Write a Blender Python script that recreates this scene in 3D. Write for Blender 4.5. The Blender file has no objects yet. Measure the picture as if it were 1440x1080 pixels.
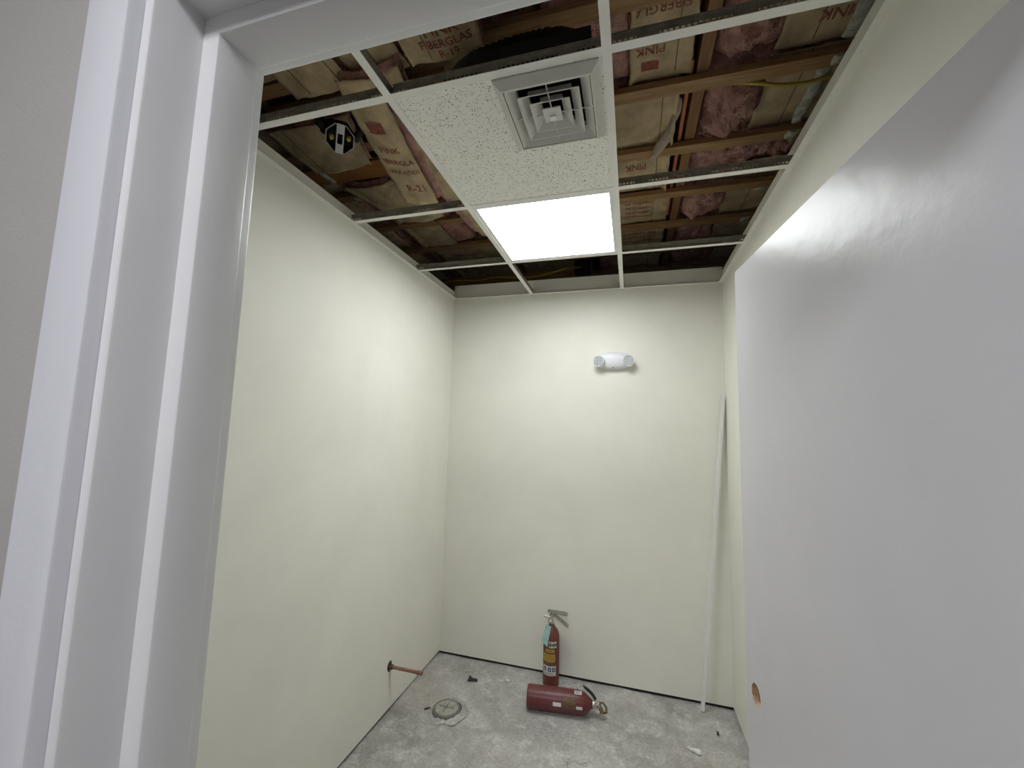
import bpy, bmesh, math, random
from mathutils import Vector, Matrix, noise, Euler

random.seed(7)
S = bpy.context.scene
C = S.collection
PI = math.pi

# ---------------------------------------------------------------- camera, world, exposure
CAM = (0.6654, -2.1643, 1.5381)
YAW, PITCH, ROLL, FPX = 0.2826, 0.1042, 0.0278, 579.8
def cam_axes():
    f = Vector((-math.sin(YAW)*math.cos(PITCH), math.cos(YAW)*math.cos(PITCH), math.sin(PITCH)))
    r0 = Vector((math.cos(YAW), math.sin(YAW), 0)); u0 = r0.cross(f)
    r = r0*math.cos(ROLL)+u0*math.sin(ROLL); u = -r0*math.sin(ROLL)+u0*math.cos(ROLL)
    return r, u, f
r_, u_, f_ = cam_axes()
cd = bpy.data.cameras.new('camera'); cam = bpy.data.objects.new('camera', cd); C.objects.link(cam)
cd.sensor_fit = 'HORIZONTAL'; cd.sensor_width = 36.0; cd.lens = FPX/1440*36; cd.clip_start = 0.01
M = Matrix((r_, u_, -f_)).transposed().to_4x4(); M.translation = Vector(CAM)
cam.matrix_world = M
S.camera = cam
w = bpy.data.worlds.new('world'); S.world = w; w.use_nodes = True
w.node_tree.nodes['Background'].inputs[0].default_value = (0.5, 0.55, 0.6, 1)
w.node_tree.nodes['Background'].inputs[1].default_value = 0.02
S.view_settings.view_transform = 'Standard'; S.view_settings.look = 'None'
S.view_settings.exposure = 0.0; S.view_settings.gamma = 1.0; S.view_settings.use_curve_mapping = False
PANEL_W = 16.0       # radiance of the room's ceiling light panel
HALL_W = 30.0        # radiance of the corridor's ceiling light panel

# ---------------------------------------------------------------- dimensions
P = .6096                      # ceiling grid pitch
H = 2.4676                     # underside of the grid
XL, XR, YB, YF = -.592, 1.212, .573, -1.712
HALL_Y = -1.862                # corridor face of the front wall
ZS = 2.90                      # underside of the furring strips
STRAPS = [-1.32, -.93, -.533, -.143, .252, .637, 1.03, 1.42]

# ---------------------------------------------------------------- materials
def mat(name, col, rough=.6, metal=0, var=0, vscale=8, bump=0, bscale=60, spec=.5, emis=None, col2=None, detail=4, stretch=None, trans=0, sss=0):
    m = bpy.data.materials.new(name); m.use_nodes = True
    nt = m.node_tree; b = nt.nodes['Principled BSDF']
    b.inputs['Base Color'].default_value = (*col, 1); b.inputs['Roughness'].default_value = rough
    b.inputs['Metallic'].default_value = metal; b.inputs['Specular IOR Level'].default_value = spec
    if trans: b.inputs['Transmission Weight'].default_value = trans
    if sss:
        b.inputs['Subsurface Weight'].default_value = sss; b.inputs['Subsurface Radius'].default_value = (.02,.01,.01)
    if emis:
        b.inputs['Emission Color'].default_value = (*emis[0], 1); b.inputs['Emission Strength'].default_value = emis[1]
    tc = nt.nodes.new('ShaderNodeTexCoord'); vec = tc.outputs['Object']
    if stretch:
        mp = nt.nodes.new('ShaderNodeMapping'); mp.inputs['Scale'].default_value = stretch
        nt.links.new(vec, mp.inputs[0]); vec = mp.outputs[0]
    if var or col2:
        n = nt.nodes.new('ShaderNodeTexNoise'); n.inputs['Scale'].default_value = vscale; n.inputs['Detail'].default_value = detail
        n.inputs['Roughness'].default_value = .6
        nt.links.new(vec, n.inputs['Vector'])
        rp = nt.nodes.new('ShaderNodeValToRGB')
        c1 = col2 if col2 else tuple(c*(1-var) for c in col)
        rp.color_ramp.elements[0].position = .32; rp.color_ramp.elements[1].position = .68
        rp.color_ramp.elements[0].color = (*c1, 1)
        rp.color_ramp.elements[1].color = (*col, 1) if col2 else (*[min(1, c*(1+var)) for c in col], 1)
        nt.links.new(n.outputs['Fac'], rp.inputs[0]); nt.links.new(rp.outputs[0], b.inputs['Base Color'])
    if bump:
        n2 = nt.nodes.new('ShaderNodeTexNoise'); n2.inputs['Scale'].default_value = bscale; n2.inputs['Detail'].default_value = 5
        nt.links.new(vec, n2.inputs['Vector'])
        bp = nt.nodes.new('ShaderNodeBump'); bp.inputs['Strength'].default_value = bump; bp.inputs['Distance'].default_value = .01
        nt.links.new(n2.outputs['Fac'], bp.inputs['Height']); nt.links.new(bp.outputs[0], b.inputs['Normal'])
    return m

M_ = {}
M_['wall'] = mat('cream wall paint', (.85, .838, .757), .5, var=.03, vscale=3, bump=.06, bscale=220, spec=.3)
M_['hallwall'] = mat('corridor wall paint', (.42, .40, .385), .7, var=.02, vscale=3, bump=.08, bscale=220, spec=.3)
M_['wallend'] = mat('raw drywall', (.62, .60, .55), .8, var=.06, vscale=12)
M_['trim'] = mat('white trim enamel', (.735, .735, .735), .32, bump=.04, bscale=90, var=.02, vscale=4)
M_['casing'] = mat('white casing enamel', (.74, .74, .78), .35, bump=.04, bscale=90)
M_['door'] = mat('white door enamel', (.66, .65, .68), .24, var=.015, vscale=6, bump=.09, bscale=24, spec=.12)
M_['wood_core'] = mat('door core wood', (.50, .33, .18), .8, var=.3, vscale=60, bump=.5, bscale=140)
M_['grid'] = mat('white grid steel', (.86, .85, .80), .4, var=.03, vscale=10)
M_['galv'] = mat('galvanised web', (.33, .31, .26), .5, .4, var=.2, vscale=30)
M_['tile'] = None
M_['vent'] = mat('vent enamel', (.66, .65, .60), .4, var=.04, vscale=10)
M_['dark'] = mat('dark interior', (.012, .012, .012), .8)
M_['panelframe'] = mat('panel frame white', (.82, .82, .80), .4)
M_['diffuser'] = mat('lit diffuser', (.9, .9, .9), .5, emis=((.965, 1.0, 1.0), PANEL_W))
M_['halldiff'] = mat('lit corridor diffuser', (.9, .9, .9), .5, emis=((.93, .94, 1.0), HALL_W))
M_['kraft'] = mat('kraft paper', (.55, .425, .255), .75, var=.26, vscale=11, bump=.5, bscale=16)
M_['kraftedge'] = mat('pale paper edge', (.50, .42, .33), .8, var=.15, vscale=30)
M_['pink'] = mat('pink glass fibre', (.70, .41, .355), .95, col2=(.44, .225, .185), vscale=22, bump=1.0, bscale=130, sss=.2)
M_['print'] = mat('red print', (.30, .095, .065), .8, var=.4, vscale=60)
M_['strap'] = mat('furring wood', (.47, .285, .125), .6, col2=(.29, .16, .065), vscale=7, stretch=(.6, 9, 9), bump=.15, bscale=40)
M_['rafter'] = mat('rafter wood', (.34, .17, .065), .65, col2=(.20, .095, .04), vscale=7, stretch=(9, .6, 9), bump=.15, bscale=40)
M_['board'] = mat('orange board wood', (.46, .22, .06), .55, col2=(.33, .15, .04), vscale=6, stretch=(.8, 7, 7))
M_['orange'] = mat('orange lath', (.55, .17, .055), .5, var=.1, vscale=20)
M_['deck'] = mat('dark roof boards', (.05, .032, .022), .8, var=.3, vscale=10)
M_['mud'] = mat('old plaster', (.56, .55, .46), .85, var=.35, vscale=30, bump=.8, bscale=60)
M_['cable'] = mat('yellow cable', (.55, .42, .06), .4)
M_['black'] = mat('black rubber', (.014, .014, .015), .6, bump=.3, bscale=40)
M_['red'] = mat('dusty red paint', (.13, .017, .016), .45, col2=(.17, .055, .046), vscale=6, bump=.05, bscale=60)
M_['redold'] = mat('faded red paint', (.115, .015, .018), .38, col2=(.165, .046, .046), vscale=9)
M_['steel'] = mat('dull steel', (.52, .50, .46), .38, .8, var=.15, vscale=40)
M_['brass'] = mat('dull brass', (.20, .14, .08), .45, .7, var=.3, vscale=60)
M_['copper'] = mat('copper', (.36, .20, .155), .5, .6, var=.15, vscale=30)
M_['teal'] = mat('teal card', (.24, .46, .42), .7, col2=(.40, .60, .55), vscale=40)
M_['yellow'] = mat('yellow label', (.60, .41, .05), .6, var=.1, vscale=50)
M_['white'] = mat('white label', (.66, .67, .66), .6, var=.1, vscale=60)
M_['green'] = mat('pale green label', (.55, .60, .48), .6, var=.15, vscale=60)
M_['ink'] = mat('dark ink', (.03, .03, .035), .6)
M_['navy'] = mat('navy ink', (.025, .05, .13), .6)
M_['brownlabel'] = mat('brown label', (.09, .045, .025), .6, col2=(.22, .15, .08), vscale=70)
M_['plastic'] = mat('white plastic', (.80, .80, .84), .35)
M_['lens'] = mat('lamp lens', (.86, .87, .90), .15, spec=.8, metal=.05)
M_['lensdark'] = mat('lamp reflector', (.16, .17, .19), .25, .6)
M_['nut'] = mat('yellow wire nut', (.72, .58, .08), .4)
M_['paper'] = mat('white paper', (.78, .78, .76), .8)
M_['drain'] = mat('drain cap', (.37, .36, .31), .7, var=.2, vscale=40, bump=.4, bscale=70)
M_['drainrim'] = mat('drain rim', (.20, .19, .165), .7, var=.3, vscale=60, bump=.6, bscale=90)

def tile_mat():
    m = bpy.data.materials.new('fissured tile'); m.use_nodes = True; nt = m.node_tree; b = nt.nodes['Principled BSDF']
    b.inputs['Roughness'].default_value = .9
    tc = nt.nodes.new('ShaderNodeTexCoord')
    n = nt.nodes.new('ShaderNodeTexNoise'); n.inputs['Scale'].default_value = 30
    nt.links.new(tc.outputs['Object'], n.inputs['Vector'])
    mx = nt.nodes.new('ShaderNodeMix'); mx.data_type = 'VECTOR'; mx.inputs['Factor'].default_value = .04
    nt.links.new(tc.outputs['Object'], mx.inputs['A']); nt.links.new(n.outputs['Color'], mx.inputs['B'])
    v = nt.nodes.new('ShaderNodeTexVoronoi'); v.inputs['Scale'].default_value = 165
    nt.links.new(mx.outputs['Result'], v.inputs['Vector'])
    r = nt.nodes.new('ShaderNodeValToRGB'); r.color_ramp.elements[0].position = .20; r.color_ramp.elements[1].position = .34
    r.color_ramp.elements[0].color = (.17, .16, .13, 1); r.color_ramp.elements[1].color = (.93, .92, .86, 1)
    # only part of the cells carry a pit
    sp = nt.nodes.new('ShaderNodeSeparateColor'); nt.links.new(v.outputs['Color'], sp.inputs[0])
    lt = nt.nodes.new('ShaderNodeMath'); lt.operation = 'LESS_THAN'; lt.inputs[1].default_value = .34
    nt.links.new(sp.outputs[0], lt.inputs[0])
    ad = nt.nodes.new('ShaderNodeMath'); ad.operation = 'MAXIMUM'
    nt.links.new(v.outputs['Distance'], ad.inputs[0]); nt.links.new(lt.outputs[0], ad.inputs[1])
    nt.links.new(ad.outputs[0], r.inputs[0]); nt.links.new(r.outputs[0], b.inputs['Base Color'])
    bp = nt.nodes.new('ShaderNodeBump'); bp.inputs['Strength'].default_value = .4; bp.inputs['Distance'].default_value = .004
    nt.links.new(r.outputs[0], bp.inputs['Height']); nt.links.new(bp.outputs[0], b.inputs['Normal'])
    return m
M_['tile'] = tile_mat()

def floor_mat():
    m = bpy.data.materials.new('dusty concrete'); m.use_nodes = True; nt = m.node_tree; b = nt.nodes['Principled BSDF']
    L = nt.links
    tc = nt.nodes.new('ShaderNodeTexCoord'); O = tc.outputs['Object']
    def nz(sc, det=6, ro=.62, dist=0):
        n = nt.nodes.new('ShaderNodeTexNoise'); n.inputs['Scale'].default_value = sc; n.inputs['Detail'].default_value = det
        n.inputs['Roughness'].default_value = ro; n.inputs['Distortion'].default_value = dist; L.new(O, n.inputs['Vector']); return n.outputs['Fac']
    def ramp(src, p0, c0, p1, c1):
        r = nt.nodes.new('ShaderNodeValToRGB'); e = r.color_ramp.elements
        e[0].position = p0; e[0].color = (*c0, 1); e[1].position = p1; e[1].color = (*c1, 1); L.new(src, r.inputs[0]); return r.outputs[0]
    def mix(f, a, c, mode='MIX'):
        x = nt.nodes.new('ShaderNodeMix'); x.data_type = 'RGBA'; x.blend_type = mode
        if isinstance(f, float): x.inputs['Factor'].default_value = f
        else: L.new(f, x.inputs['Factor'])
        for k, vv in (('A', a), ('B', c)):
            if isinstance(vv, tuple): x.inputs[k].default_value = (*vv, 1)
            else: L.new(vv, x.inputs[k])
        return x.outputs['Result']
    base = ramp(nz(3.2, 10, .72, .2), .36, (.33, .32, .30), .64, (.56, .55, .515))
    dust = ramp(nz(9, 10, .8, .25), .50, (0, 0, 0), .66, (1, 1, 1))
    c1 = mix(dust, base, (.68, .675, .645))
    warm = ramp(nz(1.7, 4, .5, .5), .52, (0, 0, 0), .66, (.55, .55, .55))
    c2 = mix(warm, c1, (.40, .345, .31))
    scr = ramp(nz(24, 8, .8, .3), .58, (0, 0, 0), .74, (.6, .6, .6))
    c3 = mix(scr, c2, (.17, .16, .15))
    vo = nt.nodes.new('ShaderNodeTexVoronoi'); vo.feature = 'DISTANCE_TO_EDGE'; vo.inputs['Scale'].default_value = 4.5
    wv = nt.nodes.new('ShaderNodeTexNoise'); wv.inputs['Scale'].default_value = 9; L.new(O, wv.inputs['Vector'])
    wm = nt.nodes.new('ShaderNodeMix'); wm.data_type = 'VECTOR'; wm.inputs['Factor'].default_value = .12; L.new(O, wm.inputs['A']); L.new(wv.outputs['Color'], wm.inputs['B'])
    L.new(wm.outputs['Result'], vo.inputs['Vector'])
    ck = ramp(vo.outputs['Distance'], .003, (1, 1, 1), .010, (0, 0, 0)); ckm = ramp(nz(3.5, 3, .5), .60, (0, 0, 0), .68, (.5, .5, .5))
    c3 = mix(mix(1.0, ck, ckm, 'MULTIPLY'), c3, (.09, .085, .08))
    fine = ramp(nz(85, 4, .7), .35, (.82, .82, .82), .65, (1.1, 1.1, 1.1))
    c4 = mix(1.0, c3, fine, 'MULTIPLY')
    L.new(c4, b.inputs['Base Color']); b.inputs['Roughness'].default_value = .75
    bp = nt.nodes.new('ShaderNodeBump'); bp.inputs['Strength'].default_value = .5; bp.inputs['Distance'].default_value = .006
    L.new(c4, bp.inputs['Height']); L.new(bp.outputs[0], b.inputs['Normal'])
    return m
M_['floor'] = floor_mat()

def stain_wall_mat():
    """cream paint with one narrow rusty drip below the pipe hole"""
    m = M_['wall'].copy(); m.name = 'cream wall paint with drip'; nt = m.node_tree; b = nt.nodes['Principled BSDF']; L = nt.links
    src = b.inputs['Base Color'].links[0].from_socket
    tc = nt.nodes.new('ShaderNodeTexCoord'); sx = nt.nodes.new('ShaderNodeSeparateXYZ'); L.new(tc.outputs['Object'], sx.inputs[0])
    def mth(op, a, bb):
        n = nt.nodes.new('ShaderNodeMath'); n.operation = op
        for i, v in enumerate((a, bb)):
            if v is None: continue
            if isinstance(v, (int, float)): n.inputs[i].default_value = v
            else: L.new(v, n.inputs[i])
        return n.outputs[0]
    dy = mth('ABSOLUTE', mth('ADD', sx.outputs['Y'], .049), None)
    band = mth('SUBTRACT', 1.0, mth('MULTIPLY', dy, 60.0)); band = mth('MAXIMUM', band, 0.0)
    lo = mth('LESS_THAN', sx.outputs['Z'], .215); hi = mth('GREATER_THAN', sx.outputs['Z'], .075)
    f = mth('MULTIPLY', mth('MULTIPLY', band, lo), hi); f = mth('MULTIPLY', f, mth('MULTIPLY', mth('SUBTRACT', sx.outputs['Z'], .07), 3.6))
    x = nt.nodes.new('ShaderNodeMix'); x.data_type = 'RGBA'; L.new(f, x.inputs['Factor']); L.new(src, x.inputs['A'])
    x.inputs['B'].default_value = (.30, .20, .14, 1); L.new(x.outputs['Result'], b.inputs['Base Color'])
    return m
M_['walldrip'] = stain_wall_mat()

# ---------------------------------------------------------------- mesh helpers
def box(bm, x0, x1, y0, y1, z0, z1):
    v = [bm.verts.new(c) for c in ((x0,y0,z0),(x1,y0,z0),(x1,y1,z0),(x0,y1,z0),(x0,y0,z1),(x1,y0,z1),(x1,y1,z1),(x0,y1,z1))]
    for f in ((0,3,2,1),(4,5,6,7),(0,1,5,4),(1,2,6,5),(2,3,7,6),(3,0,4,7)): bm.faces.new([v[i] for i in f])
    return v
def B(*a):
    bm = bmesh.new(); box(bm, *a); return bm
def tube(bm, pts, r, n=10, cap=True):
    pts = [Vector(p) for p in pts]; rings = []
    prev = None
    for i, p in enumerate(pts):
        t = (pts[min(i+1, len(pts)-1)]-pts[max(i-1, 0)]).normalized()
        a = prev if prev is not None else (Vector((0,0,1)) if abs(t.z) < .9 else Vector((1,0,0)))
        s = t.cross(a).normalized(); q = s.cross(t).normalized(); prev = q
        rr = r[i] if isinstance(r, (list, tuple)) else r
        rings.append([bm.verts.new(p+(s*math.cos(2*PI*k/n)+q*math.sin(2*PI*k/n))*rr) for k in range(n)])
    for a, b2 in zip(rings, rings[1:]):
        for k in range(n): bm.faces.new((a[k], a[(k+1)%n], b2[(k+1)%n], b2[k]))
    if cap: bm.faces.new(rings[0][::-1]); bm.faces.new(rings[-1])
def lathe(bm, prof, n=32, mtx=None):
    rings = []
    for r, z in prof:
        if r < 1e-5: rings.append([bm.verts.new((0,0,z))])
        else: rings.append([bm.verts.new((r*math.cos(2*PI*k/n), r*math.sin(2*PI*k/n), z)) for k in range(n)])
    for a, b2 in zip(rings, rings[1:]):
        for k in range(n):
            q = [a[k%len(a)], a[(k+1)%len(a)], b2[(k+1)%len(b2)], b2[k%len(b2)]]
            q = list(dict.fromkeys(q))
            if len(q) > 2: bm.faces.new(q)
    if mtx: bmesh.ops.transform(bm, matrix=mtx, verts=[v for rg in rings for v in rg])
def grid(bm, fn, nu, nv, flip=False):
    vs = [[bm.verts.new(fn(i/nu, j/nv)) for j in range(nv+1)] for i in range(nu+1)]
    for i in range(nu):
        for j in range(nv):
            q = (vs[i][j], vs[i+1][j], vs[i+1][j+1], vs[i][j+1]); bm.faces.new(q[::-1] if flip else q)
    return vs
def bev(bm, w, seg=2):
    bmesh.ops.bevel(bm, geom=[e for e in bm.edges if len(e.link_faces) == 2 and e.calc_face_angle(0) > .5], offset=w, segments=seg, profile=.5, affect='EDGES', clamp_overlap=True)

WL = {}
def fin(name, bm, m, parent=None, origin=None, smooth=False, recalc=True):
    if recalc: bmesh.ops.recalc_face_normals(bm, faces=bm.faces)
    o0 = WL[parent.name] if parent else Vector(origin or (0,0,0))
    if o0.length > 0: bmesh.ops.translate(bm, vec=-o0, verts=bm.verts)
    me = bpy.data.meshes.new(name); bm.to_mesh(me); bm.free()
    if smooth:
        for p in me.polygons: p.use_smooth = True
        if smooth is not True: me.set_sharp_from_angle(angle=smooth)
    me.materials.append(M_[m])
    o = bpy.data.objects.new(name, me); C.objects.link(o)
    if parent: o.parent = parent
    else: o.location = o0
    WL[o.name] = o0
    return o
def tag(o, label, cat, group=None):
    o['label'] = label; o['category'] = cat
    if group: o['group'] = group
    return o
def struct(o, label, cat):
    o['kind'] = 'structure'; o['label'] = label; o['category'] = cat; return o
def thing(name, label, cat, loc=(0,0,0), group=None):
    o = bpy.data.objects.new(name, None); C.objects.link(o); o.location = loc; o.empty_display_size = .05
    WL[o.name] = Vector(loc); return tag(o, label, cat, group)
SM = math.radians(40)

# ================================================================ THE SETTING
# floor: slightly uneven slab, room and corridor
bm = bmesh.new()
def floor_pt(u, v):
    x, y = -2.3+5.0*u, -3.7+4.5*v
    z = -.004 + .004*noise.noise((x*3, y*3, 0)) + .0025*noise.noise((x*11, y*11, 3))
    # dusty hump towards the corner with the pipe wall
    d = math.hypot(x-XL, y-.30); z += .010*max(0, 1-d/.35)
    return (x, y, z)
grid(bm, floor_pt, 150, 135)
struct(fin('floor', bm, 'floor', smooth=True), 'bare patchy grey concrete floor with dust and scrapes', 'floor')

def walled(name, x0, x1, y0, y1, z1, m, label, inset):
    """drywall that stops just above the slab, with a dark sill plate behind the gap"""
    o = fin(name, B(x0, x1, y0, y1, .014, z1), m); struct(o, label, 'wall')
    a, b2, c, d = x0+inset[0], x1-inset[1], y0+inset[2], y1-inset[3]
    fin('sill_plate', B(a, b2, c, d, -.01, .0138), 'dark', o)
    return o
walled('wall_left', XL-.1, XL, YF, YB+.1, 2.525, 'walldrip', 'cream painted wall with the copper pipe stub', (0, .012, 0, 0))
walled('wall_right', XR, XR+.1, YF, YB+.1, 2.545, 'wall', 'cream painted wall behind the open door', (.012, 0, 0, 0))
walled('wall_back', XL, XR, YB, YB+.1, 2.57, 'wall', 'cream painted wall carrying the emergency light', (0, 0, .012, 0))
# front wall with the door opening
FX0, FX1, FZ = .110, 1.133, 2.079
bm = bmesh.new()
box(bm, -2.3, FX0, HALL_Y, YF, 0, 2.6); box(bm, FX1, 2.7, HALL_Y, YF, 0, 2.6); box(bm, FX0, FX1, HALL_Y, YF, FZ, 2.6)
struct(fin('wall_front', bm, 'hallwall'), 'greyish beige corridor wall around the doorway', 'wall')
struct(fin('wall_corridor', B(-2.3, 2.7, -3.8, -3.7, 0, 2.6), 'hallwall'), 'beige wall on the far side of the corridor', 'wall')
struct(fin('wall_corridor_left', B(-2.4, -2.3, -3.7, HALL_Y, 0, 2.6), 'hallwall'), 'beige wall closing the corridor beside the casing', 'wall')
struct(fin('wall_corridor_right', B(2.7, 2.8, -3.7, HALL_Y, 0, 2.6), 'hallwall'), 'beige wall closing the corridor past the door hinges', 'wall')
struct(fin('ceiling_corridor', B(-2.4, 2.8, -3.8, HALL_Y, 2.6, 2.65), 'wallend'), 'plain pale ceiling of the corridor', 'ceiling')
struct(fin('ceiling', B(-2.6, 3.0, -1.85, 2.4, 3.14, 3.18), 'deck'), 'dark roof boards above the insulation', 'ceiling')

# door frame: profiles swept round the opening with mitred corners. u = distance into the opening
RX0, RX1, RZ = .123, 1.120, 2.066
def sweep(prof):
    bm = bmesh.new(); rings = []
    for cx, cz, sx, sz in ((RX0, 0, 1, 0), (RX0, RZ, 1, -1), (RX1, RZ, -1, -1), (RX1, 0, -1, 0)):
        rings.append([bm.verts.new((cx+sx*u, y, cz+sz*u)) for u, y in prof])
    n = len(prof)
    for a, b2 in zip(rings, rings[1:]):
        for k in range(n): bm.faces.new((a[k], a[(k+1)%n], b2[(k+1)%n], b2[k]))
    bm.faces.new(rings[0]); bm.faces.new(rings[-1][::-1])
    return bm
def rnd(pts, r):
    """round the convex corners marked True by two extra points"""
    out = []; n = len(pts)
    for i, (u, y, c) in enumerate(pts):
        if not c: out.append((u, y)); continue
        p, a, b2 = Vector((u, y)), Vector(pts[i-1][:2]), Vector(pts[(i+1)%n][:2])
        d1, d2 = (a-p).normalized()*r, (b2-p).normalized()*r
        out += [tuple(p+d1), tuple(p+d1*.3+d2*.3), tuple(p+d2)]
    return out
fr = fin('trim_1', sweep(rnd([(-.0135, -1.8635, 0), (0, -1.8635, 1), (0, YF, 1), (-.013, YF, 0)], .0035)), 'trim', smooth=SM)
struct(fr, 'white painted door frame around the doorway', 'door frame')
o = fin('casing', sweep(rnd([(-.086, -1.862, 0), (-.086, -1.880, 1), (-.014, -1.880, 1), (-.014, -1.862, 0)], .003)), 'casing', fr, smooth=SM)
o['label'] = 'flat white casing on the corridor side'
o = fin('door_stop', sweep(rnd([(-.001, -1.805, 0), (.027, -1.805, 1), (.027, -1.745, 1), (-.001, -1.745, 0)], .004)), 'trim', fr, smooth=SM)
o['label'] = 'raised white door stop'

# door slab, opened into the room, with a bored lock hole
def make_door():
    L, T, Z0, Z1 = .915, .044, .012, 2.035
    hx, hz, hr, hs = L-.061, .848, .027, .05
    N = 32
    bm = bmesh.new()
    def face_set(y):
        xs = [0, hx-hs, hx+hs, L]; zs = [Z0, hz-hs, hz+hs, Z1]
        V = {(i, j): bm.verts.new((xs[i], y, zs[j])) for i in range(4) for j in range(4)}
        for i in range(3):
            for j in range(3):
                if (i, j) != (1, 1): bm.faces.new((V[i,j], V[i+1,j], V[i+1,j+1], V[i,j+1]))
        circ = [bm.verts.new((hx+hr*math.cos(2*PI*k/N), y, hz+hr*math.sin(2*PI*k/N))) for k in range(N)]
        cor = {N//8: V[2,2], 3*N//8: V[1,2], 5*N//8: V[1,1], 7*N//8: V[2,1]}
        ks = sorted(cor)
        for a in range(4):
            k0, k1 = ks[a], ks[(a+1)%4]
            arc = [circ[k%N] for k in range(k0, k0+N//4+1)]
            bm.faces.new([cor[k0], *arc, cor[k1]][::-1])
        return V, circ
    Va, ca = face_set(0); Vb, cb = face_set(T)
    rim = [(i, 0) for i in range(4)]+[(3, j) for j in range(1, 4)]+[(i, 3) for i in range(2, -1, -1)]+[(0, j) for j in range(2, 0, -1)]
    for k in range(len(rim)):
        p, q = rim[k], rim[(k+1)%len(rim)]
        bm.faces.new((Va[p], Va[q], Vb[q], Vb[p]))
    hole = []
    for k in range(N): hole.append(bm.faces.new((ca[k], cb[k], cb[(k+1)%N], ca[(k+1)%N])))
    bmesh.ops.recalc_face_normals(bm, faces=bm.faces)
    for f in hole: f.material_index = 1
    me = bpy.data.meshes.new('door_1'); bm.to_mesh(me); bm.free()
    me.materials.append(M_['door']); me.materials.append(M_['wood_core'])
    o = bpy.data.objects.new('door_1', me); C.objects.link(o)
    # hinge end on the visible face and the free end
    hingep = Vector((1.090, -1.696, 0)); free = Vector((.9755, -.7878, 0)); d = (free-hingep).normalized()
    o.location = hingep; o.rotation_euler = (0, 0, math.atan2(d.y, d.x))
    # local +y must point to the wall side (away from the camera)
    o.scale = (1, -1, 1)
    me.flip_normals()
    struct(o, 'white flush door swung open with an empty lock hole', 'door')
    WL[o.name] = Vector((0,0,0))
    for hz_ in (.25, 1.02, 1.80):
        b3 = bmesh.new(); tube(b3, [(-.004, T+.004, hz_-.05), (-.004, T+.004, hz_+.05)], .006, 10)
        box(b3, .0, .032, T, T+.002, hz_-.05, hz_+.05)
        h = fin('hinge', b3, 'steel', o); 
    b3 = bmesh.new(); box(b3, L, L+.0015, T/2-.012, T/2+.012, hz-.028, hz+.028)
    fin('latch_plate', b3, 'steel', o)
    return o
make_door()

# wall angles of the grid
def angle(n, x0, x1, y0, y1, side, label):
    bm = bmesh.new(); w_ = .022; t = .0015
    if side == 'L': box(bm, x0, x0+w_, y0, y1, H, H+t); box(bm, x0, x0+t, y0, y1, H+t, H+w_)
    if side == 'R': box(bm, x1-w_, x1, y0, y1, H, H+t); box(bm, x1-t, x1, y0, y1, H+t, H+w_)
    if side == 'B': box(bm, x0, x1, y1-w_, y1, H, H+t); box(bm, x0, x1, y1-t, y1, H+t, H+w_)
    if side == 'F': box(bm, x0, x1, y0, y0+w_, H, H+t); box(bm, x0, x1, y0, y0+t, H+t, H+w_)
    struct(fin('trim_%d' % n, bm, 'grid'), label, 'wall angle')
angle(2, XL, XR, YF, YB, 'L', 'white wall angle carrying the grid on the pipe wall')
angle(3, XL, XR, YF, YB, 'R', 'white wall angle carrying the grid above the door')
angle(4, XL+.022, XR-.022, YF, YB, 'B', 'white wall angle above the emergency light')
angle(5, XL+.022, XR-.022, YF, YB, 'F', 'white wall angle above the doorway')

# ================================================================ CEILING GRID
G = 'tees of the suspended ceiling grid'
def tee(name, label, a, b2, axis):
    """inverted T: white flange, galvanised web with a bulb on top"""
    hw = .012
    if axis == 'y':
        x, y0, y1 = a, b2[0], b2[1]
        t = thing(name, label, 'ceiling tee', (x, (y0+y1)/2, H), G)
        f = B(x-hw, x+hw, y0, y1, H-.0008, H+.0012)
        wb = bmesh.new(); box(wb, x-.0012, x+.0012, y0, y1, H+.0012, H+.030); box(wb, x-.004, x+.004, y0, y1, H+.030, H+.038)
    else:
        y, x0, x1 = a, b2[0], b2[1]
        t = thing(name, label, 'ceiling tee', ((x0+x1)/2, y, H), G)
        f = B(x0, x1, y-hw, y+hw, H-.0004, H+.0012)
        wb = bmesh.new(); box(wb, x0, x1, y-.0012, y+.0012, H+.030, H+.0325); box(wb, x0, x1, y-.004, y+.004, H+.0325, H+.038)
        # routed web: lower band, upper band and the bars between the slots
        box(wb, x0, x1, y-.0012, y+.0012, H+.0012, H+.011); box(wb, x0, x1, y-.0012, y+.0012, H+.019, H+.030)
        n = int((x1-x0)/.013)
        for k in range(n+1):
            xx = x0+(x1-x0)*k/n
            solid = (k % 16) in (5, 6, 7, 8)
            box(wb, max(x0, xx-(.0066 if solid else .0022)), min(x1, xx+(.0066 if solid else .0022)), y-.0012, y+.0012, H+.011, H+.019)
    fin('flange', f, 'grid', t); fin('web', wb, 'galv', t)
    return t
tee('main_tee', 'white main tee along the pipe wall side of the light panel', 0, (YF+.001, YB-.001), 'y')
tee('main_tee', 'white main tee along the door side of the light panel', P, (YF+.001, YB-.001), 'y')
cols = [((XL+.002, -.012), 'on the pipe wall side'), ((.012, P-.012), 'between the main tees'), ((P+.012, XR-.002), 'on the door side')]
rows = [(-2*P, 'at the front of the vent tile'), (-P, 'where vent tile meets light panel'), (0, 'at the back of the light panel')]
for ci, (cx, cl) in enumerate(cols):
    for y, rl in rows:
        tee('cross_tee', 'white cross tee %s, %s' % (cl, rl), y, cx, 'x')

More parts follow.
